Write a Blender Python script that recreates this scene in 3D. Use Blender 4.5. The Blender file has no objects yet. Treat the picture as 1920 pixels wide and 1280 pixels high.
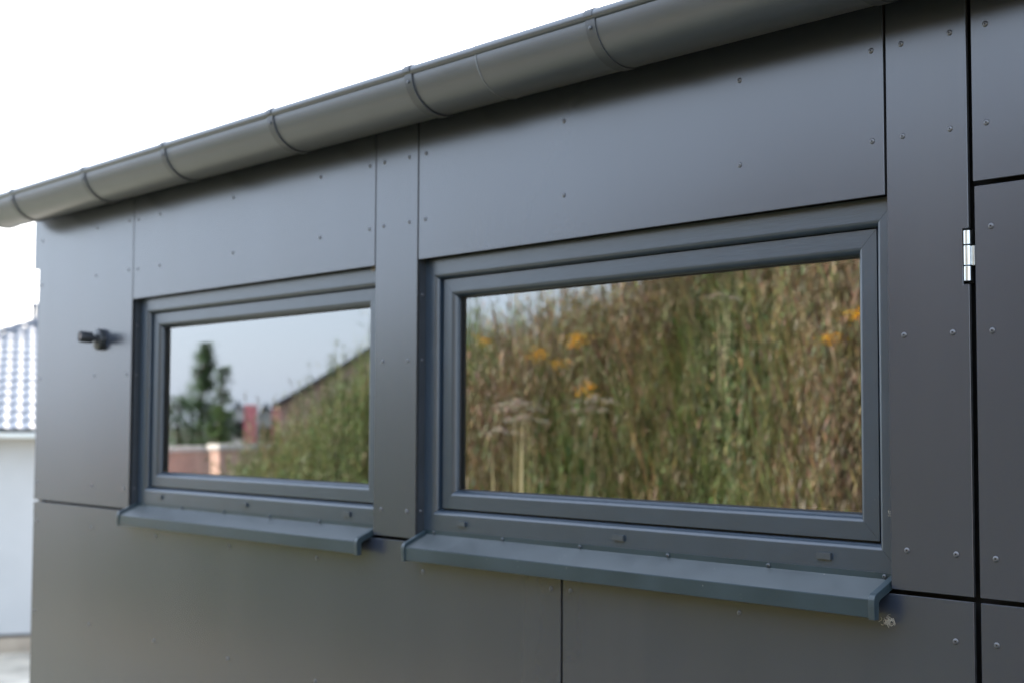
import bpy, bmesh, math, random
import numpy as np
from mathutils import Vector, Matrix
random.seed(7); rng = np.random.default_rng(11)
rad = math.radians
scene = bpy.context.scene
col = scene.collection

# ------------------------------------------------------------------ camera
CAM = Vector((0.0, -2.3, 1.9))
cam_d = bpy.data.cameras.new('camera')
cam = bpy.data.objects.new('camera', cam_d); col.objects.link(cam)
cam_d.sensor_fit = 'HORIZONTAL'; cam_d.sensor_width = 36.0; cam_d.lens = 50.0
cam_d.clip_start = 0.05; cam_d.clip_end = 2000
cam.location = CAM
CAM_R = (Matrix.Rotation(rad(90 - 40.97), 3, 'Z') @ Matrix.Rotation(rad(90 + 3.33), 3, 'X') @ Matrix.Rotation(rad(0.247), 3, 'Z'))
cam.matrix_world = Matrix.Translation(CAM) @ CAM_R.to_4x4()
cam_d.dof.use_dof = True; cam_d.dof.focus_distance = 2.62; cam_d.dof.aperture_fstop = 3.6
cam_d.dof.aperture_blades = 0
scene.camera = cam

# ------------------------------------------------------------------ world, sun, exposure
SUN_EL, SUN_AZ = 25.0, 133.0          # azimuth counted from +x towards +y
sunv = Vector((math.cos(rad(SUN_EL)) * math.cos(rad(SUN_AZ)), math.cos(rad(SUN_EL)) * math.sin(rad(SUN_AZ)), math.sin(rad(SUN_EL))))
w = bpy.data.worlds.new('World'); scene.world = w; w.use_nodes = True
nt = w.node_tree; nt.nodes.clear()
sky = nt.nodes.new('ShaderNodeTexSky'); sky.sky_type = 'NISHITA'; sky.sun_disc = False
sky.sun_elevation = rad(SUN_EL); sky.sun_rotation = math.atan2(sunv.x, sunv.y)
sky.air_density = 1.0; sky.dust_density = 3.0; sky.ozone_density = 1.2; sky.altitude = 200
hs = nt.nodes.new('ShaderNodeHueSaturation'); hs.inputs['Saturation'].default_value = 1.0
mx = nt.nodes.new('ShaderNodeMix'); mx.data_type = 'RGBA'; mx.inputs[0].default_value = 0.72   # thin white cloud veil
mx.inputs[7].default_value = (3.45, 3.98, 4.85, 1)
bg = nt.nodes.new('ShaderNodeBackground'); bg.inputs['Strength'].default_value = 0.10
wo = nt.nodes.new('ShaderNodeOutputWorld')
nt.links.new(sky.outputs[0], hs.inputs['Color']); nt.links.new(hs.outputs[0], mx.inputs[6])
nt.links.new(mx.outputs[2], bg.inputs['Color']); nt.links.new(bg.outputs[0], wo.inputs[0])
sun_d = bpy.data.lights.new('sun', 'SUN'); sun_d.energy = 4.8; sun_d.angle = rad(1.0); sun_d.color = (1.0, 0.95, 0.88)
sun = bpy.data.objects.new('sun', sun_d); col.objects.link(sun)
sun.rotation_euler = (-sunv).to_track_quat('-Z', 'Y').to_euler(); sun.location = (0, 0, 30)
scene.view_settings.view_transform = 'Standard'; scene.view_settings.look = 'None'
scene.view_settings.exposure = 2.68; scene.view_settings.gamma = 1.0
scene.render.engine = 'CYCLES'
scene.cycles.max_bounces = 8; scene.cycles.glossy_bounces = 5; scene.cycles.diffuse_bounces = 3
scene.cycles.transparent_max_bounces = 12; scene.cycles.caustics_reflective = False; scene.cycles.caustics_refractive = False

# ------------------------------------------------------------------ materials
def mat(name, base=(0.5, 0.5, 0.5), rough=0.5, metal=0.0, ior=1.5, var=0.0, var_scale=3.0, bump=0.0, bump_scale=400.0,
        stretch=None, specks=0.0, specks_scale=120.0, rough_var=0.0, attr=None, wave=0.0, wave_scale=1.4, trans=0.0, speck_col=(0.45, 0.43, 0.38)):
    m = bpy.data.materials.new(name); m.use_nodes = True
    t = m.node_tree; n = t.nodes; L = t.links
    b = n['Principled BSDF']
    b.inputs['Roughness'].default_value = rough; b.inputs['Metallic'].default_value = metal; b.inputs['IOR'].default_value = ior
    tc = n.new('ShaderNodeTexCoord')
    geo = n.new('ShaderNodeNewGeometry')
    src = None
    if attr:
        a = n.new('ShaderNodeAttribute'); a.attribute_name = attr; src = a.outputs['Color']
    else:
        c = n.new('ShaderNodeRGB'); c.outputs[0].default_value = (*base, 1); src = c.outputs[0]
    if var > 0:
        nz = n.new('ShaderNodeTexNoise'); nz.inputs['Scale'].default_value = var_scale; nz.inputs['Detail'].default_value = 5
        L.new(geo.outputs['Position'], nz.inputs['Vector'])
        mr = n.new('ShaderNodeMapRange'); mr.inputs['From Min'].default_value = 0.3; mr.inputs['From Max'].default_value = 0.7
        mr.inputs['To Min'].default_value = 1 - var; mr.inputs['To Max'].default_value = 1 + var
        L.new(nz.outputs['Fac'], mr.inputs['Value'])
        vm = n.new('ShaderNodeVectorMath'); vm.operation = 'SCALE'
        L.new(src, vm.inputs[0]); L.new(mr.outputs[0], vm.inputs['Scale']); src = vm.outputs[0]
        if rough_var > 0:
            mr2 = n.new('ShaderNodeMapRange'); mr2.inputs['From Min'].default_value = 0.3; mr2.inputs['From Max'].default_value = 0.7
            mr2.inputs['To Min'].default_value = rough - rough_var; mr2.inputs['To Max'].default_value = rough + rough_var
            L.new(nz.outputs['Fac'], mr2.inputs['Value']); L.new(mr2.outputs[0], b.inputs['Roughness'])
    if specks > 0:
        vo = n.new('ShaderNodeTexVoronoi'); vo.inputs['Scale'].default_value = specks_scale
        L.new(geo.outputs['Position'], vo.inputs['Vector'])
        nz2 = n.new('ShaderNodeTexNoise'); nz2.inputs['Scale'].default_value = 9.0; L.new(geo.outputs['Position'], nz2.inputs['Vector'])
        sm = n.new('ShaderNodeMath'); sm.operation = 'MULTIPLY'; sm.inputs[1].default_value = specks
        L.new(nz2.outputs['Fac'], sm.inputs[0])
        lt = n.new('ShaderNodeMath'); lt.operation = 'LESS_THAN'
        L.new(vo.outputs['Distance'], lt.inputs[0]); L.new(sm.outputs[0], lt.inputs[1])
        # only some of the cells carry a speck
        sep = n.new('ShaderNodeSeparateColor'); L.new(vo.outputs['Color'], sep.inputs[0])
        gt = n.new('ShaderNodeMath'); gt.operation = 'GREATER_THAN'; gt.inputs[1].default_value = 0.8; L.new(sep.outputs[0], gt.inputs[0])
        mu = n.new('ShaderNodeMath'); mu.operation = 'MULTIPLY'; L.new(lt.outputs[0], mu.inputs[0]); L.new(gt.outputs[0], mu.inputs[1])
        mm = n.new('ShaderNodeMix'); mm.data_type = 'RGBA'; L.new(mu.outputs[0], mm.inputs[0]); L.new(src, mm.inputs[6])
        mm.inputs[7].default_value = (*speck_col, 1); src = mm.outputs[2]
    L.new(src, b.inputs['Base Color'])
    h = None
    if bump > 0:
        mp = n.new('ShaderNodeMapping'); L.new(geo.outputs['Position'], mp.inputs['Vector'])
        if stretch: mp.inputs['Scale'].default_value = stretch
        nb = n.new('ShaderNodeTexNoise'); nb.inputs['Scale'].default_value = bump_scale; nb.inputs['Detail'].default_value = 3
        L.new(mp.outputs[0], nb.inputs['Vector'])
        bp = n.new('ShaderNodeBump'); bp.inputs['Strength'].default_value = 1.0; bp.inputs['Distance'].default_value = bump
        L.new(nb.outputs['Fac'], bp.inputs['Height']); h = bp
    if wave > 0:
        nw = n.new('ShaderNodeTexNoise'); nw.inputs['Scale'].default_value = wave_scale; nw.inputs['Detail'].default_value = 1
        L.new(geo.outputs['Position'], nw.inputs['Vector'])
        bw = n.new('ShaderNodeBump'); bw.inputs['Strength'].default_value = 1.0; bw.inputs['Distance'].default_value = wave
        L.new(nw.outputs['Fac'], bw.inputs['Height'])
        if h: L.new(h.outputs[0], bw.inputs['Normal'])
        h = bw
    if h: L.new(h.outputs[0], b.inputs['Normal'])
    if trans > 0:
        tr = n.new('ShaderNodeBsdfTranslucent'); L.new(src, tr.inputs['Color'])
        mxs = n.new('ShaderNodeMixShader'); mxs.inputs[0].default_value = trans
        out = n['Material Output']
        L.new(b.outputs[0], mxs.inputs[1]); L.new(tr.outputs[0], mxs.inputs[2]); L.new(mxs.outputs[0], out.inputs['Surface'])
    return m

def glass_mat():
    m = bpy.data.materials.new('window_glass'); m.use_nodes = True
    t = m.node_tree; n = t.nodes; L = t.links; n.clear()
    out = n.new('ShaderNodeOutputMaterial'); gl = n.new('ShaderNodeBsdfGlossy'); tr = n.new('ShaderNodeBsdfTransparent')
    gl.inputs['Roughness'].default_value = 0.0; gl.inputs['Color'].default_value = (0.95, 0.97, 0.98, 1)
    tr.inputs['Color'].default_value = (0.45, 0.5, 0.5, 1)
    fr = n.new('ShaderNodeFresnel'); fr.inputs['IOR'].default_value = 1.52
    ma = n.new('ShaderNodeMath'); ma.operation = 'MULTIPLY_ADD'; ma.inputs[1].default_value = 1.0; ma.inputs[2].default_value = 0.21
    ma.use_clamp = True
    L.new(fr.outputs[0], ma.inputs[0])
    geo = n.new('ShaderNodeNewGeometry')
    nz = n.new('ShaderNodeTexNoise'); nz.inputs['Scale'].default_value = 2.2; nz.inputs['Detail'].default_value = 0
    L.new(geo.outputs['Position'], nz.inputs['Vector'])
    bp = n.new('ShaderNodeBump'); bp.inputs['Distance'].default_value = 0.0006; bp.inputs['Strength'].default_value = 1.0
    L.new(nz.outputs['Fac'], bp.inputs['Height']); L.new(bp.outputs[0], gl.inputs['Normal'])
    # fine dust dots that scatter instead of mirroring
    vo = n.new('ShaderNodeTexVoronoi'); vo.inputs['Scale'].default_value = 34; L.new(geo.outputs['Position'], vo.inputs['Vector'])
    sp = n.new('ShaderNodeSeparateColor'); L.new(vo.outputs['Color'], sp.inputs[0])
    m1 = n.new('ShaderNodeMath'); m1.operation = 'MULTIPLY_ADD'; m1.inputs[1].default_value = 0.09; m1.inputs[2].default_value = -0.055
    L.new(sp.outputs[0], m1.inputs[0])
    lt = n.new('ShaderNodeMath'); lt.operation = 'LESS_THAN'; L.new(vo.outputs['Distance'], lt.inputs[0]); L.new(m1.outputs[0], lt.inputs[1])
    df = n.new('ShaderNodeBsdfDiffuse'); df.inputs['Color'].default_value = (0.5, 0.5, 0.48, 1)
    a = n.new('ShaderNodeMixShader'); L.new(ma.outputs[0], a.inputs[0]); L.new(tr.outputs[0], a.inputs[1]); L.new(gl.outputs[0], a.inputs[2])
    b2 = n.new('ShaderNodeMixShader'); dd = n.new('ShaderNodeMath'); dd.operation = 'MULTIPLY'; dd.inputs[1].default_value = 0.55
    L.new(lt.outputs[0], dd.inputs[0]); L.new(dd.outputs[0], b2.inputs[0]); L.new(a.outputs[0], b2.inputs[1]); L.new(df.outputs[0], b2.inputs[2])
    L.new(b2.outputs[0], out.inputs['Surface'])
    return m

M = {}
M['panel'] = mat('panel_anthracite', (0.029, 0.038, 0.059), rough=0.26, ior=1.90, var=0.06, var_scale=2.3, bump=0.000018, bump_scale=900,
                 specks=0.022, specks_scale=30, rough_var=0.02, wave=0.004, wave_scale=1.1, speck_col=(0.3, 0.29, 0.27))
def streaks(m, amt, rbase):
    n = m.node_tree.nodes; L = m.node_tree.links; b = n['Principled BSDF']
    geo = n.new('ShaderNodeNewGeometry'); mp = n.new('ShaderNodeMapping'); mp.inputs['Scale'].default_value = (3.2, 3.2, 0.30)
    L.new(geo.outputs['Position'], mp.inputs['Vector'])
    nz = n.new('ShaderNodeTexNoise'); nz.inputs['Scale'].default_value = 1.6; nz.inputs['Detail'].default_value = 3; nz.inputs['Roughness'].default_value = 0.45
    L.new(mp.outputs[0], nz.inputs['Vector'])
    mr = n.new('ShaderNodeMapRange'); mr.inputs['From Min'].default_value = 0.35; mr.inputs['From Max'].default_value = 0.75
    mr.inputs['To Min'].default_value = rbase - 0.004; mr.inputs['To Max'].default_value = rbase + amt
    L.new(nz.outputs['Fac'], mr.inputs['Value']); L.new(mr.outputs[0], b.inputs['Roughness'])
    src = b.inputs['Base Color'].links[0].from_socket
    mx_ = n.new('ShaderNodeMix'); mx_.data_type = 'RGBA'; mx_.inputs[7].default_value = (0.09, 0.09, 0.088, 1)
    m2 = n.new('ShaderNodeMapRange'); m2.inputs['From Min'].default_value = 0.5; m2.inputs['From Max'].default_value = 0.85; m2.inputs['To Max'].default_value = 0.14
    L.new(nz.outputs['Fac'], m2.inputs['Value']); L.new(m2.outputs[0], mx_.inputs[0]); L.new(src, mx_.inputs[6]); L.new(mx_.outputs[2], b.inputs['Base Color'])
streaks(M['panel'], 0.018, 0.252)
M['panel_edge'] = mat('panel_core', (0.03, 0.031, 0.033), rough=0.7, var=0.2, var_scale=60)
M['rivet'] = mat('rivet_paint', (0.065, 0.07, 0.085), rough=0.30, ior=2.0, var=0.1, var_scale=200)
M['rivet_core'] = mat('rivet_mandrel', (0.02, 0.02, 0.02), rough=0.5, metal=0.6)
M['pvc_h'] = mat('frame_foil_h', (0.030, 0.047, 0.070), rough=0.29, ior=1.75, var=0.08, var_scale=14, bump=0.00022, bump_scale=260, stretch=(0.10, 1, 1.6),
                 specks=0.05, specks_scale=75)
M['pvc_v'] = mat('frame_foil_v', (0.030, 0.047, 0.070), rough=0.29, ior=1.75, var=0.08, var_scale=14, bump=0.00022, bump_scale=260, stretch=(1.6, 1, 0.10),
                 specks=0.05, specks_scale=75)
M['drain'] = mat('drain_cap_plastic', (0.040, 0.052, 0.066), rough=0.38, ior=1.7, var=0.1, var_scale=80)
M['gasket'] = mat('gasket_rubber', (0.012, 0.012, 0.013), rough=0.6, var=0.2, var_scale=40)
M['spacer'] = mat('pane_spacer', (0.25, 0.24, 0.22), rough=0.4, metal=0.4, var=0.05)
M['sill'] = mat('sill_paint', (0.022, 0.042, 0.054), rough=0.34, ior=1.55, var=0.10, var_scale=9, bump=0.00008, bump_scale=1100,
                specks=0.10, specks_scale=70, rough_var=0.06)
M['sill_lit_dust'] = mat('sill_lit_dusty_top', (0.092, 0.106, 0.112), rough=0.42, ior=1.8, var=0.14, var_scale=12, bump=0.00008, bump_scale=1100, specks=0.12, specks_scale=60, rough_var=0.06)  # sky-lit brightness of the sill top put into its colour, plus dust specks
M['cap'] = mat('sill_cap_plastic', (0.030, 0.050, 0.062), rough=0.36, ior=1.6, var=0.12, var_scale=60, bump=0.0001, bump_scale=300)
M['screw'] = mat('screw_steel', (0.10, 0.11, 0.12), rough=0.35, metal=0.6, var=0.2, var_scale=300)
M['gutter'] = mat('gutter_paint', (0.066, 0.076, 0.092), rough=0.36, ior=1.9, var=0.07, var_scale=5, rough_var=0.05, specks=0.02, specks_scale=30,
                  wave=0.002, wave_scale=4)
M['seam'] = mat('seam_sealant', (0.22, 0.23, 0.24), rough=0.5, var=0.2, var_scale=60)
streaks(M['gutter'], 0.05, 0.34)
M['bracket'] = mat('bracket_paint', (0.055, 0.062, 0.072), rough=0.4, ior=1.7, var=0.1, var_scale=30)
M['membrane'] = mat('black_membrane', (0.006, 0.006, 0.007), rough=0.8, var=0.3, var_scale=20)
M['reveal'] = mat('reveal_sheet', (0.035, 0.042, 0.052), rough=0.42, ior=1.6, var=0.1, var_scale=20)
M['zinc'] = mat('zinc_steel', (0.72, 0.76, 0.78), rough=0.28, metal=1.0, var=0.06, var_scale=120, bump=0.00003, bump_scale=500, stretch=(1, 1, 0.1))
M['glass'] = glass_mat()
M['roofing'] = mat('roof_sheet', (0.06, 0.06, 0.065), rough=0.5, var=0.2)
M['interior'] = mat('interior_wall', (0.06, 0.057, 0.053), rough=0.8, var=0.1)
M['fluff'] = mat('web_fluff', (0.62, 0.57, 0.48), rough=0.9, var=0.2, var_scale=300, trans=0.3)
M['lampblack'] = mat('lamp_body', (0.028, 0.032, 0.038), rough=0.42, ior=1.6, var=0.1, var_scale=60)
M['lamplens'] = mat('lamp_lens', (0.5, 0.42, 0.38), rough=0.2, var=0.05)

# ------------------------------------------------------------------ helpers
def add_obj(name, me, parent=None, m=None, loc=None, label=None, cat=None, group=None, kind=None):
    o = bpy.data.objects.new(name, me); col.objects.link(o)
    if m is not None and me is not None and len(me.materials) == 0:
        for k in (m if isinstance(m, (list, tuple)) else [m]): me.materials.append(k)
    if parent is not None: o.parent = parent
    if loc is not None: o.location = loc
    if label: o['label'] = label
    if cat: o['category'] = cat
    if group: o['group'] = group
    if kind: o['kind'] = kind
    return o

def empty(name, loc, label, cat, group=None):
    o = add_obj(name, None, label=label, cat=cat, group=group); o.location = loc; o.empty_display_size = 0.2
    return o

def mesh_from_bm(bm, name='m', smooth=False, angle=None):
    me = bpy.data.meshes.new(name); bmesh.ops.recalc_face_normals(bm, faces=bm.faces)
    bm.to_mesh(me); bm.free()
    if smooth:
        me.shade_smooth()
        if angle is not None:
            me.set_sharp_from_angle(angle=rad(angle))
    return me

def box_bm(bm, x0, x1, y0, y1, z0, z1):
    v = [bm.verts.new(p) for p in [(x0, y0, z0), (x1, y0, z0), (x1, y1, z0), (x0, y1, z0), (x0, y0, z1), (x1, y0, z1), (x1, y1, z1), (x0, y1, z1)]]
    for f in [(0, 1, 2, 3), (7, 6, 5, 4), (0, 4, 5, 1), (1, 5, 6, 2), (2, 6, 7, 3), (3, 7, 4, 0)]: bm.faces.new([v[i] for i in f])

def box_me(x0, x1, y0, y1, z0, z1, bev=0.0, seg=1):
    bm = bmesh.new(); box_bm(bm, x0, x1, y0, y1, z0, z1)
    if bev > 0: bmesh.ops.bevel(bm, geom=bm.edges[:], offset=bev, segments=seg, profile=0.5, affect='EDGES')
    return mesh_from_bm(bm, smooth=bev > 0, angle=35)

def prism_me(poly, axis, a0, a1, bev=0.0, seg=1, smooth=False):
    """poly in the plane across `axis`; axis 'y': (x,z), axis 'x': (y,z)"""
    bm = bmesh.new()
    def P(p, a): return (p[0], a, p[1]) if axis == 'y' else (a, p[0], p[1])
    A = [bm.verts.new(P(p, a0)) for p in poly]; B = [bm.verts.new(P(p, a1)) for p in poly]
    n = len(poly); bm.faces.new(A); bm.faces.new(B[::-1])
    for i in range(n): bm.faces.new([A[i], B[i], B[(i + 1) % n], A[(i + 1) % n]])
    bmesh.ops.recalc_face_normals(bm, faces=bm.faces)
    if bev > 0: bmesh.ops.bevel(bm, geom=bm.edges[:], offset=bev, segments=seg, profile=0.5, affect='EDGES')
    return mesh_from_bm(bm, smooth=smooth or bev > 0, angle=32)

def lathe_bm(bm, prof, n=20, axis='y', off=(0, 0, 0), cap=True):
    """prof: list of (r, h); revolved about `axis` through off"""
    rings = []
    for r, h in prof:
        ring = []
        for k in range(n):
            a = 2 * math.pi * k / n; c, s = r * math.cos(a), r * math.sin(a)
            p = {'y': (c, h, s), 'z': (c, s, h), 'x': (h, c, s)}[axis]
            ring.append(bm.verts.new((p[0] + off[0], p[1] + off[1], p[2] + off[2])))
        rings.append(ring)
    for i in range(len(rings) - 1):
        for k in range(n):
            bm.faces.new([rings[i][k], rings[i][(k + 1) % n], rings[i + 1][(k + 1) % n], rings[i + 1][k]])
    if cap:
        bm.faces.new(rings[0]); bm.faces.new(rings[-1][::-1])

def tube_bm(bm, pts, rads, n=8):
    rings = []
    for i, p in enumerate(pts):
        p = Vector(p)
        d = (Vector(pts[min(i + 1, len(pts) - 1)]) - Vector(pts[max(i - 1, 0)])).normalized()
        u = d.orthogonal().normalized(); v = d.cross(u)
        rings.append([bm.verts.new(p + rads[i] * (math.cos(2 * math.pi * k / n) * u + math.sin(2 * math.pi * k / n) * v)) for k in range(n)])
    for i in range(len(rings) - 1):
        off = min(range(n), key=lambda s: sum((rings[i][k].co - rings[i + 1][(k + s) % n].co).length for k in range(n)))
        for k in range(n):
            bm.faces.new([rings[i][k], rings[i][(k + 1) % n], rings[i + 1][(k + 1 + off) % n], rings[i + 1][(k + off) % n]])
    bm.faces.new(rings[0]); bm.faces.new(rings[-1][::-1])

# ------------------------------------------------------------------ ground and embankment
def sstep(t): t = np.clip(t, 0, 1); return t * t * (3 - 2 * t)
def ground_h(x, y):
    x = np.asarray(x, float); y = np.asarray(y, float)
    h = -2.0 * sstep((-x - 7.5) / 11.0) * sstep((y + 3.0) / 5.0)
    return h - 0.04 + 0.03 * np.sin(x * 0.9 + 1.3) * np.cos(y * 1.1) * sstep((np.hypot(x + 3, y) - 7) / 6)
def bank_h(x, y):
    x = np.asarray(x, float); y = np.asarray(y, float)
    H = np.interp(x, [-14.2, -13.3, -12.5, -11.8, -11.0, -10.3, -9.3, -8.3, -7.0, -5.0, 6.0], [0.0, 0.22, 0.55, 0.95, 1.55, 1.95, 1.95, 2.0, 2.25, 2.6, 2.8]) + 0.10 * np.sin(x * 0.8) * sstep((x + 12) / 4)
    t = sstep((-y - 2.95) / 2.3) * (1 - sstep((-y - 11) / 5))
    t = t * (1 - 0.9 * sstep((x - 6) / 4))
    return H * t + 0.09 * t * np.sin(x * 2.3 + y * 1.7) + 0.05 * t * np.sin(x * 5.1 - y * 3.3)

def grid_me(xs, ys, hf, name):
    X, Y = np.meshgrid(xs, ys, indexing='ij'); Z = hf(X, Y)
    v = np.stack([X.ravel(), Y.ravel(), Z.ravel()], 1); nx, ny = len(xs), len(ys)
    i, j = np.meshgrid(np.arange(nx - 1), np.arange(ny - 1), indexing='ij')
    a = (i * ny + j).ravel(); f = np.stack([a, a + ny, a + ny + 1, a + 1], 1)
    me = bpy.data.meshes.new(name); me.from_pydata(v.tolist(), [], f.tolist()); me.shade_smooth(); return me

def ground_material():
    m = mat('ground_soil', (0.2, 0.17, 0.12), rough=0.9, bump=0.03, bump_scale=6)
    n = m.node_tree.nodes; L = m.node_tree.links; b = n['Principled BSDF']
    geo = n.new('ShaderNodeNewGeometry')
    nz = n.new('ShaderNodeTexNoise'); nz.inputs['Scale'].default_value = 0.35; nz.inputs['Detail'].default_value = 8
    L.new(geo.outputs['Position'], nz.inputs['Vector'])
    cr = n.new('ShaderNodeValToRGB'); e = cr.color_ramp.elements
    e[0].position = 0.38; e[0].color = (0.050, 0.062, 0.034, 1); e[1].position = 0.62; e[1].color = (0.125, 0.118, 0.10, 1)
    L.new(nz.outputs['Fac'], cr.inputs[0])
    n2 = n.new('ShaderNodeTexNoise'); n2.inputs['Scale'].default_value = 14; n2.inputs['Detail'].default_value = 6
    L.new(geo.outputs['Position'], n2.inputs['Vector'])
    mr = n.new('ShaderNodeMapRange'); mr.inputs['To Min'].default_value = 0.6; mr.inputs['To Max'].default_value = 1.4; L.new(n2.outputs['Fac'], mr.inputs['Value'])
    vm = n.new('ShaderNodeVectorMath'); vm.operation = 'SCALE'; L.new(cr.outputs[0], vm.inputs[0]); L.new(mr.outputs[0], vm.inputs['Scale'])
    L.new(vm.outputs[0], b.inputs['Base Color'])
    return m
M['ground'] = ground_material()
M['sand'] = mat('yard_sand', (0.48, 0.43, 0.35), rough=0.9, var=0.3, var_scale=1.4, bump=0.02, bump_scale=9)
M['bank_soil'] = mat('bank_soil', (0.11, 0.085, 0.05), rough=0.95, var=0.35, var_scale=3.0, bump=0.03, bump_scale=8)
def spread(lo, hi, c, d0, g):
    v = [c]; d = d0
    while v[-1] < hi: v.append(v[-1] + d); d *= g
    u = [c]; d = d0
    while u[-1] > lo: u.append(u[-1] - d); d *= g
    return np.array(u[::-1][:-1] + v)
add_obj('ground', grid_me(spread(-500, 500, -8, 0.5, 1.06), spread(-500, 500, 1, 0.5, 1.06), ground_h, 'ground'), m=M['ground'], kind='structure')
add_obj('sandy_yard', grid_me(np.linspace(-32, -13, 30), np.linspace(1.5, 20, 26), lambda x, y: ground_h(x, y) + 0.012, 'yard'), m=M['sand'], kind='structure')
add_obj('embankment', grid_me(np.linspace(-21, 10, 120), np.linspace(-17, -2.9, 80), lambda x, y: bank_h(x, y) + np.where(bank_h(x, y) < 0.02, -0.12, 0.0), 'bank'),
        m=M['bank_soil'], kind='structure')

# ------------------------------------------------------------------ the clad building
B = empty('clad_building', (-3.5, 0.0, 0.0), 'flat anthracite panel-clad building with two windows, gutter and a door', 'building')
Bi = Matrix.Translation((3.5, 0, 0))
def part(name, me, m, parent=None, label=None):
    """a part of the building in world coordinates"""
    o = add_obj(name, me, parent or B, m, label=label)
    if parent is None: o.matrix_parent_inverse = Bi
    return o

# sheathing with window holes, side walls, roof
OP = [(-4.715, -3.2335), (-3.037, -1.5625)]       # clear openings between the panels
ZT, ZS = 2.3395, 1.6
bm = bmesh.new()
for x0, x1, z0, z1 in [(-5.5, 2.6, 0.0, 1.60), (-5.5, 2.6, 2.345, 2.766), (-5.5, -4.725, 1.6, 2.345), (-3.224, -3.047, 1.6, 2.345), (-1.5525, 2.6, 1.6, 2.345)]:
    box_bm(bm, x0, x1, 0.034, 0.14, z0, z1)
part('sheathing', mesh_from_bm(bm), M['membrane'])
bm = bmesh.new()
box_bm(bm, -5.50, 2.6, 3.9, 4.0, 0.05, 2.972)
for xa, xb in ((-5.54, -5.505), (2.61, 2.64)):
    va = [bm.verts.new((x, y, z)) for x in (xa, xb) for y, z in ((0.012, 0.05), (4.0, 0.05), (4.0, 2.972), (0.012, 2.764))]
    for f in ((0, 1, 2, 3), (7, 6, 5, 4), (0, 4, 5, 1), (1, 5, 6, 2), (2, 6, 7, 3), (3, 7, 4, 0)): bm.faces.new([va[i] for i in f])
part('rear_wall', mesh_from_bm(bm), M['panel'])
bm = bmesh.new(); box_bm(bm, -5.49, 2.59, 0.2, 3.88, 0.02, 0.1); box_bm(bm, -5.49, 2.59, 3.75, 3.88, 0.1, 2.95)
part('interior_lining', mesh_from_bm(bm), M['interior'])
bm = bmesh.new()
pts = [(-0.07, 2.765), (4.2, 2.99), (4.2, 3.05), (-0.07, 2.815)]
part('roof', prism_me(pts, 'x', -5.60, 2.7), M['roofing'])
part('verge_board', box_me(-5.604, -5.575, 0.012, 4.1, 2.516, 2.78, 0.002), M['panel'])

# cladding panels
TOPZ = 2.762
riv_bm = bmesh.new()
lathe_bm(riv_bm, [(0.0057, 0.0), (0.0056, -0.0006), (0.0050, -0.0013), (0.0038, -0.0019), (0.0022, -0.0023), (0.00165, -0.0022), (0.0014, -0.0012), (0.0002, -0.0011)], 20)
riv_me = mesh_from_bm(riv_bm, 'rivet', smooth=True, angle=50); riv_me.materials.append(M['rivet']); riv_me.materials.append(M['rivet_core'])
for p in riv_me.polygons:
    if (p.center.x ** 2 + p.center.z ** 2) < 0.0013 ** 2: p.material_index = 1
def rivets(parent, xs, zs=None):
    for x in xs:
        for z in zs:
            o = add_obj('rivet', riv_me, parent)
            o.location = (x + random.uniform(-.001, .001), -0.0001, z + random.uniform(-.001, .001)); o.rotation_euler = (random.uniform(-.05, .05), random.uniform(0, 6), random.uniform(-.05, .05))
def panel(poly, name='cladding_panel'):
    me = prism_me(poly, 'y', 0.0, 0.008, bev=0.0007)
    me.materials.append(M['panel']); me.materials.append(M['panel_edge'])
    for p in me.polygons:
        if abs(p.normal.y) < 0.3: p.material_index = 1
    o = part(name, me, None)
    # sheets are never perfectly coplanar
    return o
def rect(x0, x1, z0, z1): return [(x0, z0), (x1, z0), (x1, z1), (x0, z1)]
RZ = (2.623, 2.445)
p = panel([(-5.556, 1.596), (-4.7215, 1.596), (-4.7215, TOPZ), (-5.606, TOPZ), (-5.606, 2.516), (-5.556, 2.516)]); rivets(p, (-5.526, -5.024, -4.757), (2.626, 2.448, 2.075, 1.667))
p = panel(rect(-4.7165, -3.2345, ZT, TOPZ)); rivets(p, (-4.685, -4.519, -4.017, -3.512, -3.261), RZ)
p = panel(rect(-3.2300, -3.0385, 1.596, TOPZ)); rivets(p, (-3.192, -3.076), RZ + (2.071, 1.6675))
p = panel(rect(-3.0330, -1.5675, ZT, TOPZ)); rivets(p, (-3.003, -2.4625, -1.922, -1.593), RZ)
p = panel([(-1.5615, 1.596), (-1.3905, 1.596), (-1.3905, 2.156), (-1.4025, 2.156), (-1.4025, 2.2575), (-1.3905, 2.2575), (-1.3905, TOPZ), (-1.5615, TOPZ)]); rivets(p, (-1.5265, -1.424), RZ + (2.0695, 1.6705))
p = panel(rect(-1.3800, -0.262, 2.341, TOPZ)); rivets(p, (-1.3505, -0.82, -0.292), RZ)
p = panel(rect(-5.556, -2.4705, 0.12, 1.587)); rivets(p, (-5.520, -5.022, -4.509, -4.009, -3.5075, -3.002, -2.503), (1.5125, 1.1585, 0.80, 0.44, 0.16))
p = panel(rect(-2.4630, -1.3905, 0.12, 1.587)); rivets(p, (-2.4355, -1.929, -1.427), (1.5135, 1.1585, 0.80, 0.44, 0.16))
p = panel(rect(-0.254, 2.62, 0.12, TOPZ)); rivets(p, (-0.22, 0.35, 0.92, 1.5), (2.623, 2.07, 1.5135, 0.80))
# door leaf: two boards behind one another on hinges
dl = panel(rect(-1.3775, -0.27, 1.596, 2.332), 'door_panel'); rivets(dl, (-1.345, -0.82, -0.302), (2.257, 2.0695, 1.668))
dl = panel(rect(-1.3765, -0.27, 0.12, 1.587), 'door_panel'); rivets(dl, (-1.346, -0.82, -0.302), (1.5155, 1.1585, 0.80, 0.3))
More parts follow.
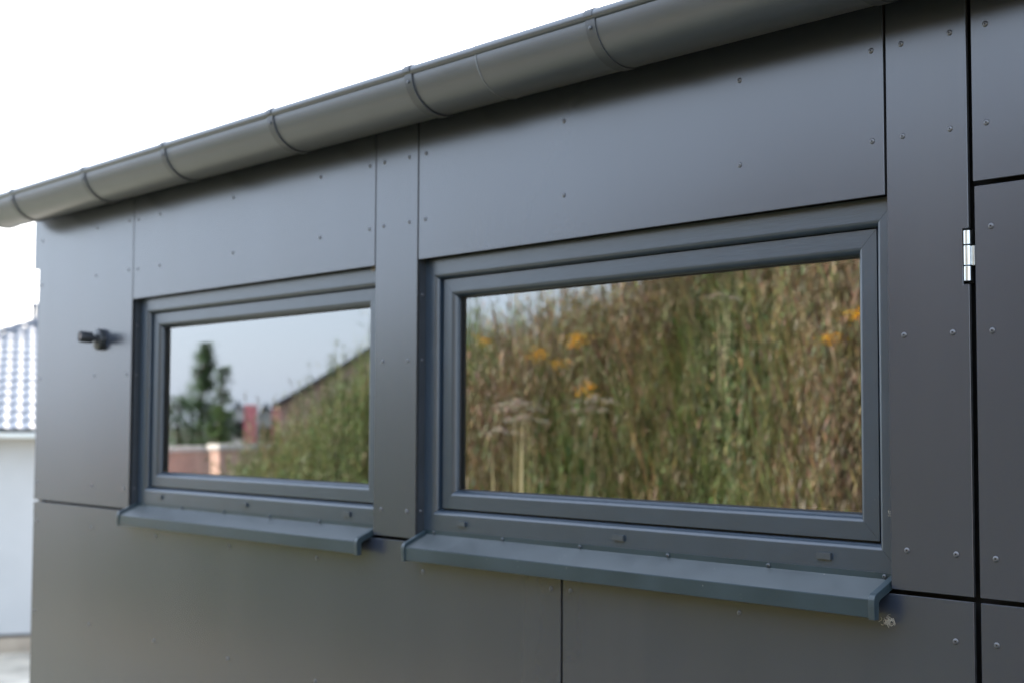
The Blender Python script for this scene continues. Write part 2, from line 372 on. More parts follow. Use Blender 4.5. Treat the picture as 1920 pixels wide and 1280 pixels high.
# hinge
hg = part('door_hinge', box_me(-1.386, -1.3795, 0.002, 0.030, 2.189, 2.2255, 0.0008), M['zinc'])
for z0, z1 in [(2.2275, 2.2535), (2.1895, 2.2262), (2.1610, 2.1885)]:
    bm = bmesh.new(); h = [(0.0055, z0), (0.0072, z0 + 0.0009), (0.0072, z1 - 0.0009), (0.0055, z1)]
    lathe_bm(bm, h, 24, 'z', (-1.3925, 0.0005, 0))
    add_obj('knuckle', mesh_from_bm(bm, smooth=True, angle=40), hg, M['zinc'])
bm = bmesh.new(); box_bm(bm, -1.40, -1.3885, 0.012, 0.030, 2.158, 2.256); part('hinge_backing', mesh_from_bm(bm), M['membrane'])

# ------------------------------------------------------------------ windows
def wn(o):
    md = o.modifiers.new('weighted_normal', 'WEIGHTED_NORMAL'); md.keep_sharp = True; md.weight = 100; md.mode = 'FACE_AREA'
    return o
def frame_me(x0, x1, z0, z1, prof, gap=0.00035):
    """four mitred members from a closed profile of (inset, y)"""
    bm = bmesh.new()
    def corner(cx, cz, d): return ((x0 + d) if cx == 0 else (x1 - d), (z0 + d) if cz == 0 else (z1 - d))
    sides = [((0, 0), (1, 0), 'h'), ((1, 0), (1, 1), 'v'), ((1, 1), (0, 1), 'h'), ((0, 1), (0, 0), 'v')]
    for c0, c1, k in sides:
        A, Bv = [], []
        for d, y in prof:
            a = Vector(corner(*c0, d)); b = Vector(corner(*c1, d)); u = (b - a).normalized() * gap
            a += u; b -= u
            A.append(bm.verts.new((a.x, y, a.y))); Bv.append(bm.verts.new((b.x, y, b.y)))
        n = len(prof); mi = 0 if k == 'h' else 1; fs = []
        for i in range(n):
            fs.append(bm.faces.new([A[i], A[(i + 1) % n], Bv[(i + 1) % n], Bv[i]]))
        fs.append(bm.faces.new(A)); fs.append(bm.faces.new(Bv[::-1]))
        for f in fs: f.material_index = mi
    return mesh_from_bm(bm, smooth=True, angle=38)

FR_PROF = [(0, 0.030), (0.043, 0.030), (0.0462, 0.0305), (0.0492, 0.0322), (0.0520, 0.0350), (0.0545, 0.0390), (0.0555, 0.0435), (0.0555, 0.080), (0, 0.080)]
SA_PROF = [(0, 0.047), (0.0335, 0.047), (0.0370, 0.0476), (0.0405, 0.0498), (0.0440, 0.0535), (0.0470, 0.0590), (0.0488, 0.0670), (0.0488, 0.094), (0, 0.094)]
def cap_me():
    bm = bmesh.new(); box_bm(bm, -0.0175, 0.0175, -0.0060, 0.0, -0.0068, 0.0068)
    bmesh.ops.bevel(bm, geom=[e for e in bm.edges if min(v.co.y for v in e.verts) < -0.005], offset=0.0012, segments=2, affect='EDGES')
    return mesh_from_bm(bm, 'drain', smooth=True, angle=35)
DR = cap_me()
scr_bm = bmesh.new(); lathe_bm(scr_bm, [(0.0049, 0.0), (0.0049, -0.0014), (0.0040, -0.0030), (0.0019, -0.0037), (0.0016, -0.0022), (0.0001, -0.0021)], 16)
SCR = mesh_from_bm(scr_bm, 'screw', smooth=True, angle=45)

def cap_profile(f):   # (y, z) outline of a sill end cap
    return [(0.024, 1.618), (-0.0335, 1.5925), (-0.0415, 1.5895), (-0.0465, 1.585), (-0.0490, 1.578), (-0.0495, 1.566), (-0.0480, 1.5405), (-0.0335, 1.5405), (-0.0335, 1.572), (-0.0280, 1.5775), (0.0, 1.589), (0.024, 1.5995)]

for k, (sh, (ox0, ox1)) in enumerate([(-1.664, OP[0]), (0.0, OP[1])]):
    lab = ['window reflecting sky, a dark tree and red banners', 'window reflecting the overgrown weedy bank'][k]
    win = part('window', frame_me(-3.045 + sh, -1.555 + sh, 1.618, 2.341, FR_PROF), [M['pvc_h'], M['pvc_v']], label=lab)
    wn(win)
    sash = add_obj('sash', frame_me(-2.981 + sh, -1.6185 + sh, 1.6785, 2.2835, SA_PROF), win, [M['pvc_h'], M['pvc_v']])
    wn(sash)
    # dark groove and glazing gasket
    add_obj('gasket', frame_me(-2.9925 + sh, -1.606 + sh, 1.668, 2.294, [(0, 0.060), (0.0145, 0.060), (0.0145, 0.07), (0, 0.07)]), win, [M['gasket'], M['gasket']])
    add_obj('glazing_gasket', frame_me(-2.9330 + sh, -1.6665 + sh, 1.7265, 2.2355, [(0, 0.0655), (0.0032, 0.0665), (0.0032, 0.071), (0, 0.071)]), win, [M['gasket'], M['gasket']])
    add_obj('spacer_bar', frame_me(-2.9330 + sh, -1.6665 + sh, 1.7265, 2.2355, [(0, 0.0765), (0.0075, 0.0765), (0.0075, 0.09), (0, 0.09)]), win, [M['spacer'], M['spacer']])
    add_obj('pane', box_me(-2.9340 + sh, -1.6655 + sh, 0.0712, 0.0752, 1.7255, 2.2365), win, M['glass'])
    for x in (-2.876, -2.3055, -1.7345):
        o = wn(add_obj('drain_cap', DR, win, M['drain'])); o.location = (x + sh, 0.0300, 1.643); o.rotation_euler = (0, random.uniform(-.04, .04), 0)
    # reveal sheets
    bm = bmesh.new(); box_bm(bm, ox0 - 0.0035, ox0 - 0.0012, 0.0085, 0.0335, 1.597, 2.3445)
    rv = part('reveal_sheet', mesh_from_bm(bm), M['reveal'])
    for z in (2.246, 2.071, 1.6685):
        o = add_obj('rivet', riv_me, rv); o.location = (ox0 - 0.0012, 0.019, z); o.rotation_euler = (0, 0, rad(90)); o.scale = (.8, .8, .8)
    bm = bmesh.new(); box_bm(bm, ox0 - 0.001, ox1 + 0.006, 0.0085, 0.0295, 2.3440, 2.3462)
    part('reveal_sheet', mesh_from_bm(bm), M['reveal'])
    bm = bmesh.new(); box_bm(bm, ox1 + 0.0012, ox1 + 0.0035, 0.0085, 0.0335, 1.597, 2.3440)
    part('reveal_sheet', mesh_from_bm(bm), M['reveal'])
    # sill: folded sheet with upstand, slope and front drop
    sx0, sx1 = (-3.0345 + sh, -1.5655 + sh) if k == 1 else (-4.7125, -3.2365)
    out = [(0.0275, 1.621), (0.0275, 1.609), (0.0255, 1.6072), (-0.0440, 1.5785), (-0.0452, 1.5772), (-0.0455, 1.5755), (-0.0455, 1.5445), (-0.0440, 1.5438), (-0.0400, 1.5438),
           (-0.0400, 1.5450), (-0.0440, 1.5452), (-0.0440, 1.5755), (0.0262, 1.6055), (0.0292, 1.608), (0.0292, 1.621)]
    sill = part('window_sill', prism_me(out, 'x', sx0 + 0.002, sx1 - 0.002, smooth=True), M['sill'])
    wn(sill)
    sill.data.materials.append(M['sill_lit_dust'])
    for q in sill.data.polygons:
        if q.normal.z > 0.7: q.material_index = 1  # upward faces get the sill colour with skylight painted in
    for a, b in ((sx0, sx0 + 0.0135), (sx1 - 0.0145, sx1)):
        wn(add_obj('end_cap', prism_me(cap_profile(0), 'x', a, b, bev=0.0016, seg=2), sill, M['cap']))
    for i in range(6):
        o = add_obj('screw', SCR, sill, M['screw']); o.location = (-2.992 + i * 0.2795 + sh, 0.0274, 1.6145); o.rotation_euler = (0, random.uniform(0, 6), 0)

# ------------------------------------------------------------------ gutter
GY, GZ, GR = -0.115, 2.776, 0.094
def gutter_me(x0, x1, r, t=0.0012, nseg=30):
    out = []; inn = []
    for i in range(nseg + 1):
        a = math.pi + math.pi * i / nseg
        out.append((GY + r * math.cos(a), GZ - 0.006 + r * math.sin(a))); inn.append((GY + (r - t) * math.cos(a), GZ - 0.006 + (r - t) * math.sin(a)))
    poly = out + [(GY + r, GZ + 0.02), (GY + r - t, GZ + 0.02)] + inn[::-1]
    bm = bmesh.new(); xs = np.linspace(x0, x1, max(2, int((x1 - x0) / 0.25)))
    rings = [[bm.verts.new((x, q[0], q[1])) for q in poly] for x in xs]
    n = len(poly)
    for i in range(len(xs) - 1):
        for k in range(n): bm.faces.new([rings[i][k], rings[i][(k + 1) % n], rings[i + 1][(k + 1) % n], rings[i + 1][k]])
    bm.faces.new(rings[0]); bm.faces.new(rings[-1][::-1])
    # rolled bead along the front lip
    rb = 0.0122; br = []
    for x in (x0, x1):
        br.append([bm.verts.new((x, GY - r + 0.0035 + rb * math.cos(a), GZ - 0.0020 + rb * math.sin(a))) for a in [2 * math.pi * k / 18 for k in range(18)]])
    for k in range(18): bm.faces.new([br[0][k], br[0][(k + 1) % 18], br[1][(k + 1) % 18], br[1][k]])
    bm.faces.new(br[0]); bm.faces.new(br[1][::-1])
    return mesh_from_bm(bm, smooth=True, angle=40)
gut = part('gutter', gutter_me(-5.615, -2.515, GR), M['gutter'])
gut2 = add_obj('gutter_length', gutter_me(-2.54, 2.75, GR + 0.0016), gut, M['gutter'])
sr = [(GY + q * math.cos(math.pi + math.pi * i / 30), GZ - 0.006 + q * math.sin(math.pi + math.pi * i / 30)) for q, rg in ((GR + 0.0030, range(31)), (GR + 0.0006, range(30, -1, -1))) for i in rg]
add_obj('joint_seam', prism_me(sr, 'x', -2.5425, -2.5395), gut, M['seam'])
# end stop
bm = bmesh.new()
ep = [(GY + (GR + 0.003) * math.cos(math.pi + math.pi * i / 28), GZ - 0.006 + (GR + 0.003) * math.sin(math.pi + math.pi * i / 28)) for i in range(29)]
add_obj('end_stop', prism_me(ep, 'x', -5.622, -5.612, bev=0.001), gut, M['gutter'])
def bracket_me():
    w2, t = 0.0145, 0.0036; r0 = GR + 0.0004; bm = bmesh.new(); n = 26; rings = []
    pts = []
    for i in range(n + 1):
        a = math.pi + math.pi * i / n; pts.append((math.cos(a), math.sin(a)))
    for s, c in [((r0), 0), ((r0 + t), 0)]:
        pass
    A = []
    for cx, cs in pts:
        ring = []
        for (dx, rr) in ((-w2, r0), (w2, r0), (w2, r0 + t), (-w2, r0 + t)):
            ring.append(bm.verts.new((dx, GY + rr * cx, GZ - 0.006 + rr * cs)))
        A.append(ring)
    for i in range(len(A) - 1):
        for k in range(4): bm.faces.new([A[i][k], A[i][(k + 1) % 4], A[i + 1][(k + 1) % 4], A[i + 1][k]])
    bm.faces.new(A[0]); bm.faces.new(A[-1][::-1])
    # back strap up to the wall and the spring clip folded over the bead
    box_bm(bm, -w2, w2, GY + r0, GY + r0 + 0.004, GZ - 0.004, GZ + 0.03)
    box_bm(bm, -w2, w2, GY + r0 + 0.004, -0.0005, GZ - 0.030, GZ - 0.024)
    by, bz, rb = GY - GR + 0.0035, GZ - 0.0020, 0.0128; C1 = []
    for i in range(13):
        a = rad(200) - rad(210) * i / 12
        C1.append([bm.verts.new((dx, by + rr * math.cos(a), bz + rr * math.sin(a))) for dx, rr in ((-w2 * .9, rb), (w2 * .9, rb), (w2 * .9, rb + 0.0022), (-w2 * .9, rb + 0.0022))])
    for i in range(12):
        for k in range(4): bm.faces.new([C1[i][k], C1[i][(k + 1) % 4], C1[i + 1][(k + 1) % 4], C1[i + 1][k]])
    bm.faces.new(C1[0]); bm.faces.new(C1[-1][::-1])
    lathe_bm(bm, [(0.0045, 0), (0.004, -0.002), (0.001, -0.003)], 12, 'y', (0.0, GY - GR - 0.0020, GZ - 0.030))
    return mesh_from_bm(bm, 'bracket', smooth=True, angle=35)
BR = bracket_me()
for x in (-5.325, -4.69, -4.098, -3.452, -2.803, -2.155, -1.50, -0.86, -0.21, 0.44, 1.09, 1.74):
    o = add_obj('gutter_bracket', BR, gut, M['bracket']); o.location = (x, 0, 0)

# ------------------------------------------------------------------ wall spot, web tufts
L0 = Vector((-4.965, -0.0002, 2.206))
lamp = empty('wall_spotlight', L0, 'small dark wall spot fitting with a round base, left of the windows', 'wall light')
bm = bmesh.new(); lathe_bm(bm, [(0.039, 0.0), (0.039, -0.016), (0.037, -0.020), (0.020, -0.024), (0.004, -0.026)], 28)
add_obj('base', mesh_from_bm(bm, smooth=True, angle=40), lamp, M['lampblack'])
bm = bmesh.new(); tube_bm(bm, [(0, -0.02, 0.002), (-0.002, -0.032, 0.004), (-0.004, -0.044, 0.006)], [0.011, 0.010, 0.011], 12)
add_obj('swivel_arm', mesh_from_bm(bm, smooth=True, angle=60), lamp, M['lampblack'])
bm = bmesh.new(); lathe_bm(bm, [(0.012, 0.0), (0.0195, -0.003), (0.0205, -0.008), (0.0205, -0.047), (0.0195, -0.050), (0.0180, -0.050), (0.0175, -0.044), (0.001, -0.044)], 26)
hd = add_obj('lamp_head', mesh_from_bm(bm, smooth=True, angle=40), lamp, M['lampblack']); hd.location = (-0.004, -0.033, 0.005); hd.rotation_euler = (rad(-4), 0, rad(-8))
bm = bmesh.new(); lathe_bm(bm, [(0.0168, -0.0445), (0.0168, -0.0455), (0.001, -0.0465)], 20)
add_obj('lens', mesh_from_bm(bm, smooth=True), hd, M['lamplens'])

def tuft(loc, size, n, label, seed):
    r = random.Random(seed); bm = bmesh.new()
    for i in range(n):
        c = Vector((r.gauss(0, .38), r.gauss(0, .16), r.gauss(0, .22))) * size
        d = Vector((r.gauss(0, 1), r.gauss(0, .5), r.gauss(0, 1))).normalized(); b = Vector((r.gauss(0, 1), r.gauss(0, 1), r.gauss(0, 1))).normalized()
        l = size * r.uniform(.35, 1.0); wd = r.uniform(0.00015, 0.00042)
        pts = [c + d * l * (t - .5) + b * l * .35 * math.sin(t * 3.1) for t in (0, .33, .66, 1)]
        tube_bm(bm, pts, [wd, wd * 1.1, wd, wd * .5], 4)
    return add_obj('cobweb_tuft', mesh_from_bm(bm), m=M['fluff'], loc=loc, label=label, cat='cobweb')
tuft((-1.560, -0.014, 1.537), 0.017, 42, 'pale fluffy cobweb tuft hanging under the right end of the sill beside the door pillar', 3)
tuft((-3.258, 0.016, 2.333), 0.016, 45, 'pale cobweb tuft stuck under the header panel above the window reflecting the tree', 5)
tuft((-1.575, 0.024, 1.735), 0.016, 10, 'thin cobweb strands on the window frame beside the door pillar', 9)

# ------------------------------------------------------------------ neighbouring house with tiled hip roof
fwd = CAM_R @ Vector((0, 0, -1))
def pix(px, py, Z):
    d = CAM_R @ Vector(((px - 960) / 2666.67, (640 - py) / 2666.67, -1.0)); return CAM + d * Z
P0 = pix(30, 808, 24.0); AZ = rad(68)
M['render_white'] = mat('white_render', (0.43, 0.435, 0.435), rough=0.85, var=0.03, var_scale=2, bump=0.002, bump_scale=60)
M['soffit'] = mat('soffit_boards', (0.62, 0.56, 0.47), rough=0.7, var=0.08, var_scale=6)
M['tile'] = mat('glazed_tile', (0.10, 0.115, 0.135), rough=0.22, ior=1.9, var=0.12, var_scale=5)
M['hip'] = mat('hip_tile', (0.10, 0.11, 0.13), rough=0.35, ior=1.6, var=0.15, var_scale=5)
M['plinth'] = mat('plinth_plaster', (0.33, 0.28, 0.22), rough=0.9, var=0.2, var_scale=3)
M['dark'] = mat('dark_gap', (0.02, 0.02, 0.022), rough=0.8, var=0.2)
H = empty('neighbour_house', (P0.x, P0.y, -2.0), 'white rendered house with a light grey tiled hip roof beyond the building corner', 'house')
H.rotation_euler = (0, 0, AZ)          # local x along the eave, local y up the slope
ZE = P0.z + 2.0                        # eave height above the house base
PT = math.tan(rad(21.5))
A0, A1, V1 = -5.2, 7.2, 12.4           # eave corner, other corner, depth
apex = V1 / 2
def hb(name, me, m, parent=None): return add_obj(name, me, parent or H, m)
bm = bmesh.new(); box_bm(bm, A0 + .45, A1 - .45, .45, V1 - .45, 0.30, ZE - 0.05); hb('wall', mesh_from_bm(bm), M['render_white'])
bm = bmesh.new(); box_bm(bm, A0 + .50, A1 - .50, .50, V1 - .50, 0.245, 0.30); hb('plinth_joint', mesh_from_bm(bm), M['dark'])
bm = bmesh.new(); box_bm(bm, A0 + .47, A1 - .47, .47, V1 - .47, -0.3, 0.245); hb('plinth', mesh_from_bm(bm), M['plinth'])
bm = bmesh.new(); box_bm(bm, A0 + .02, A1 - .02, .02, V1 - .02, ZE - 0.09, ZE - 0.05); hb('soffit', mesh_from_bm(bm), M['soffit'])
bm = bmesh.new(); box_bm(bm, A0 - .05, A1 + .05, -.09, .0, ZE - 0.10, ZE - 0.02)
hb('eave_gutter', mesh_from_bm(bm), M['zinc'])
bm = bmesh.new()
c4 = [bm.verts.new(q) for q in [(A0, 0, ZE), (A1, 0, ZE), (A1, V1, ZE), (A0, V1, ZE)]]
ap = [bm.verts.new((A0 + apex, apex, ZE + apex * PT)), bm.verts.new((A1 - apex + 0.02, apex, ZE + apex * PT))]
bm.faces.new([c4[0], c4[1], ap[1], ap[0]]); bm.faces.new([c4[1], c4[2], ap[1]]); bm.faces.new([c4[2], c4[3], ap[0], ap[1]]); bm.faces.new([c4[3], c4[0], ap[0]]); bm.faces.new(c4[::-1])
roof = hb('roof', mesh_from_bm(bm), M['hip'])
TW, TL = 0.205, 0.40
def tile_template():
    us = np.linspace(0, 1, 9); prof = 0.034 * np.clip(np.sin(np.pi * np.clip(us / 0.72, 0, 1)), 0, 1) + 0.004
    V = []; F = []
    for (v, dz) in ((0.0, 0.030), (0.0, 0.012), (1.12, 0.002)):
        pass
    rows = [(0.0, 0.014), (0.0, 0.034), (0.5, 0.022), (1.08, 0.006)]
    for i, (v, dz) in enumerate(rows):
        for u, pz in zip(us, prof): V.append((u * TW * 1.03, v * TL, dz + (pz if i > 0 else pz * 0.2)))
    for i in range(len(rows) - 1):
        for k in range(8):
            a = i * 9 + k; F.append((a, a + 1, a + 10, a + 9))
    return np.array(V), F
TV, TF = tile_template()
tme = bpy.data.meshes.new('roof_tile'); tme.from_pydata(TV.tolist(), [], TF); tme.shade_smooth(); tme.set_sharp_from_angle(angle=rad(50)); tme.materials.append(M['tile'])
slope = math.atan(PT); restV, restF = [], []
na = int((A1 - A0) / TW); nv = int(apex / math.cos(slope) / TL)
Rm = np.array(Matrix.Rotation(slope, 3, 'X'))
for i in range(na):
    for j in range(nv):
        a = A0 + i * TW; v = j * TL * math.cos(slope)
        if a + TW * .5 - A0 < v + 0.15 or A1 - a - TW * .5 < v + 0.15: continue
        z = ZE + v * PT + 0.012
        if -1.25 < a < 1.75:
            o = add_obj('roof_tile', tme, roof); o.location = (a, v - 0.05, z); o.rotation_euler = (slope + random.uniform(-.008, .008), random.uniform(-.012, .012), random.uniform(-.006, .006))
        else:
            b0 = len(restV); restV += (TV @ Rm.T + np.array([a, v - 0.05, z])).tolist(); restF += [tuple(b0 + q for q in f) for f in TF]
me = bpy.data.meshes.new('tiles'); me.from_pydata(restV, [], restF); me.shade_smooth()
add_obj('roof_tiles', me, roof, M['tile'], kind='stuff')
bm = bmesh.new()
for k in range(2):
    pass
nh = int(apex * math.sqrt(2 + PT * PT) / 0.36)
bm = bmesh.new()
ringsH = []
for (t, r) in ((0, 0.105), (0.40, 0.090)):
    ringsH.append([bm.verts.new((t, r * math.cos(math.pi * k / 8), 0.02 + r * 0.85 * math.sin(math.pi * k / 8))) for k in range(9)])
for k in range(8): bm.faces.new([ringsH[0][k], ringsH[0][k + 1], ringsH[1][k + 1], ringsH[1][k]])
hme = mesh_from_bm(bm, 'hip_tile', smooth=True); hme.materials.append(M['hip'])
dirh = Vector((1, 1, PT)).normalized()
for i in range(nh):
    o = add_obj('hip_tile', hme, roof); pos = Vector((A0, 0, ZE + 0.03)) + dirh * (i * 0.36); o.location = pos
    o.rotation_euler = (0, -math.asin(dirh.z), rad(45))
bm = bmesh.new(); tube_bm(bm, [(A0 + 5.5, 5.95, ZE + 5.4 * PT - .1), (A0 + 5.5, 5.95, ZE + 5.95 * PT + 0.22)], [0.06, 0.06], 12)
lathe_bm(bm, [(0.09, 0), (0.07, 0.08), (0.01, 0.1)], 12, 'z', (A0 + 5.5, 5.95, ZE + 5.95 * PT + 0.22))
hb('vent_pipe', mesh_from_bm(bm), M['hip'])

# ------------------------------------------------------------------ weeds on the embankment (seen mirrored in the panes)
def blade(h, wd, lean, curve, seg=4, az=0.0, base=(0, 0, 0)):
    V = []
    for i in range(seg + 1):
        t = i / seg; off = lean * t * h + curve * t * t * h; w_ = wd * (1 - t) ** 0.7 * .5 + 0.0004
        for s in (-1, 1):
            x, y = off, s * w_
            V.append((base[0] + x * math.cos(az) - y * math.sin(az), base[1] + x * math.sin(az) + y * math.cos(az), base[2] + h * t * (1 - .25 * abs(curve) * t)))
    F = [(2 * i, 2 * i + 1, 2 * i + 3, 2 * i + 2) for i in range(seg)]
    return V, F
def leaf(p, d, l, wd, up):
    d = Vector(d).normalized(); s = d.cross(Vector((0, 0, 1))); s = s.normalized() if s.length > 1e-4 else Vector((1, 0, 0)); p = Vector(p)
    mid = p + d * l * .45 + Vector((0, 0, up * l * .25)); tip = p + d * l + Vector((0, 0, -up * l * .15))
    return [tuple(p), tuple(mid + s * wd * .5), tuple(tip), tuple(mid - s * wd * .5)], [(0, 1, 2, 3)]
def build(parts):
    V, F, Cc = [], [], []
    for (v, f), c in parts:
        b = len(V); V += v; F += [tuple(b + i for i in q) for q in f]; Cc += [c] * len(v)
    return np.array(V), F, np.array(Cc)
R = random.Random(21)
def t_grass(dry):
    P = []
    for i in range(13):
        c = (0.25, 0.195, 0.095) if R.random() < dry else (0.10, 0.125, 0.035)
        c = tuple(q * R.uniform(.7, 1.3) for q in c)
        P.append((blade(R.uniform(.3, .75), R.uniform(.004, .009), R.uniform(0, .3), R.uniform(0, .4), 4, R.uniform(0, 6.28), (R.gauss(0, .04), R.gauss(0, .04), -.03)), c))
    return build(P)
def t_weed(g):
    P = []; h = R.uniform(.55, 1.0); lx, ly = R.gauss(0, .06), R.gauss(0, .06)
    c0 = (0.10, 0.115, 0.045); st = blade(h, .007, lx, ly, 3, R.uniform(0, 6.28), (0, 0, -.03)); P.append((st, c0)); P.append((blade(h, .007, lx, ly, 3, R.uniform(0, 6.28), (0, 0, -.03)), c0))
    for i in range(34):
        t = R.uniform(.12, 1.0); a = R.uniform(0, 6.28); l = R.uniform(.06, .14) * (1.15 - .6 * t)
        c = tuple(q * R.uniform(.6, 1.35) for q in g)
        P.append((leaf((lx * t * h, ly * t * h, t * h), (math.cos(a), math.sin(a), R.uniform(.3, 1.8)), l, l * R.uniform(.09, .18), R.uniform(0, 1)), c))
    return build(P)
def t_plume(dc):
    P = []
    for s in range(5):
        h = R.uniform(.5, .95); az = R.uniform(0, 6.28); bx, by = R.gauss(0, .05), R.gauss(0, .05); ln = R.uniform(0, .2)
        P.append((blade(h, .005, ln, .05, 3, az, (bx, by, -.03)), tuple(q * R.uniform(.6, 1.1) for q in dc)))
        for i in range(22):
            t = R.uniform(.5, 1.02); a = R.uniform(0, 6.28); l = R.uniform(.04, .09)
            px, py = bx + (ln * t + .05 * t * t) * h * math.cos(az), by + (ln * t + .05 * t * t) * h * math.sin(az)
            P.append((leaf((px, py, t * h), (math.cos(a), math.sin(a), R.uniform(1.2, 4.0)), l, l * .11, 0), tuple(q * R.uniform(.7, 1.4) for q in dc)))
    return build(P)
def scatter(name, templates, pos, label, mname, smin=.75, smax=1.3):
    Vs, Fs, Cs = [], [], []; b = 0
    for (x, y, tint) in pos:
        V, F, Cc = templates[R.randrange(len(templates))]
        a = R.uniform(0, 6.28); s = R.uniform(smin, smax) * (0.72 if x < -12 else 1.0); c, sn = math.cos(a) * s, math.sin(a) * s
        z = float(bank_h(x, y)); X = np.empty_like(V); X[:, 0] = V[:, 0] * c - V[:, 1] * sn + x; X[:, 1] = V[:, 0] * sn + V[:, 1] * c + y; X[:, 2] = V[:, 2] * s + z
        Vs.append(X); Cs.append(Cc * tint); Fs.append(np.array([f if len(f) == 4 else f for f in F]) + b); b += len(V)
    V = np.concatenate(Vs); F = np.concatenate(Fs); Cc = np.concatenate(Cs)
    me = bpy.data.meshes.new(name)
    me.vertices.add(len(V)); me.vertices.foreach_set('co', V.astype(np.float32).ravel())
    me.loops.add(F.size); me.loops.foreach_set('vertex_index', F.astype(np.int32).ravel())
    me.polygons.add(len(F)); me.polygons.foreach_set('loop_start', np.arange(0, F.size, 4, dtype=np.int32))
    me.update(calc_edges=True)
    at = me.color_attributes.new('tint', 'FLOAT_COLOR', 'POINT')
    at.data.foreach_set('color', np.concatenate([Cc, np.ones((len(Cc), 1))], 1).astype(np.float32).ravel())
    return add_obj(name, me, m=M['plants'], label=label, cat='weeds', kind='stuff')
M['plants'] = mat('plant_leaf', rough=0.6, attr='tint', var=0.15, var_scale=6, trans=0.25)
def field(x, y, s, ph): return math.sin(x * s + ph) * math.cos(y * s * 1.3 + ph * 2) + .6 * math.sin(x * s * 2.3 - y * s * 1.9 + ph * 3)
gr, dr, we, pl = [], [], [], []
for i in range(24000):
    x = -17 + 18.5 * R.random() ** 0.9; y = -2.95 - 5.2 * R.random() ** 0.85
    if float(bank_h(x, y)) < 0.10 or (x < -15.5 and R.random() < .5): continue
    f = .75 * field(x, y, 1.9, .6) + .45 * (float(bank_h(x, y)) - 1.35) + R.gauss(0, .6) + (-1.0 if x < -8.5 else .15 * max(-1.0, min(1.0, (x + 5.6) / 1.3)) + .08); tint = R.uniform(1.0, 1.8) * (1.2 if x < -8.5 else 1.0)
    if f > .55: pl.append((x, y, tint))
    elif f > .05: dr.append((x, y, tint))
    elif f > -.55: gr.append((x, y, tint))
    else: we.append((x, y, tint))
scatter('green_grass', [t_grass(.15) for _ in range(8)], gr, 'green grass growing on the embankment', 'plants')
scatter('dry_grass', [t_grass(.75) for _ in range(8)], dr, 'straw-coloured dry grass on the embankment', 'plants')
scatter('leafy_weeds', [t_weed(R.choice([(0.085, 0.108, 0.036), (0.125, 0.145, 0.048), (0.095, 0.105, 0.045)])) for _ in range(10)], we, 'leafy green weeds on the embankment', 'plants')
scatter('seeding_weeds', [t_plume(R.choice([(0.150, 0.116, 0.058), (0.105, 0.076, 0.040), (0.185, 0.150, 0.082)])) for _ in range(10)], pl, 'brown seed-head weeds on the embankment', 'plants')

# single flowering plants that stand out
def mesh_col(V, F, Cc, name):
    me = bpy.data.meshes.new(name); me.from_pydata(V.tolist(), [], F); at = me.color_attributes.new('tint', 'FLOAT_COLOR', 'POINT')
    at.data.foreach_set('color', np.concatenate([Cc, np.ones((len(Cc), 1))], 1).astype(np.float32).ravel()); me.materials.append(M['plants']); return me
def flower_plant(name, x, y, ztop, fc, umbel, label, group):
    z0 = float(bank_h(x, y)); h = max(.35, ztop - z0); o = empty(name, (x, y, z0), label, 'plant', group)
    V, F, Cc = (t_weed((0.07, 0.11, 0.03)) if not umbel else build([(blade(.8, .028, R.gauss(0, .05), R.gauss(0, .05), 3, R.uniform(0, 6.28), (R.gauss(0, .03), R.gauss(0, .03), -.03)), (0.34, 0.30, 0.16)) for _ in range(4)])); s = h / V[:, 2].max(); V = V * np.array([1, 1, s]); add_obj('stem', mesh_col(V, F, Cc, 'stem'), o)
    P = []
    for i in range(55 if not umbel else 70):
        if umbel:
            a = R.uniform(0, 6.28); r = R.choice([0.0, .07, .11]) + R.uniform(0, .045); p = (r * math.cos(a), r * math.sin(a), h - .02 - r * .3 + R.uniform(-.008, .008))
        else:
            p = (R.gauss(0, .036), R.gauss(0, .036), h - .05 + R.gauss(0, .022))
        a = R.uniform(0, 6.28); l = R.uniform(.022, .036)
        P.append((leaf(p, (math.cos(a), math.sin(a), .2), l, l * .9, .2), tuple(q * R.uniform(.8, 1.15) for q in fc)))
    add_obj('flower_head', mesh_col(*build(P), 'flower_head'), o)
YEL, WHT = (0.85, 0.50, 0.02), (0.60, 0.52, 0.45)
for x, y, z in [(-7.67, -3.95, 2.53), (-6.67, -3.58, 2.39), (-6.52, -3.74, 2.46), (-6.44, -3.70, 2.48), (-6.59, -3.67, 2.33), (-6.25, -3.6, 2.15), (-4.62, -4.06, 2.55), (-4.75, -4.0, 2.42), (-8.9, -4.4, 1.9), (-9.3, -4.7, 2.0)]:
    flower_plant('yellow_flowering_weed', x, y, z, YEL, False, 'tall green weed with a bright yellow flower head on the bank', 'yellow flowering weeds on the bank')
for x, y, z in [(-6.78, -3.50, 2.08), (-6.70, -3.45, 2.05), (-6.62, -3.42, 1.98), (-6.46, -3.82, 2.04), (-6.40, -3.8, 2.1), (-6.86, -3.42, 1.9), (-4.9, -4.2, 1.95), (-5.9, -4.4, 2.75)]:
    flower_plant('white_umbel_plant', x, y, z, WHT, True, 'tall weed with a flat pale umbel flower head on the bank', 'pale umbel plants on the bank')

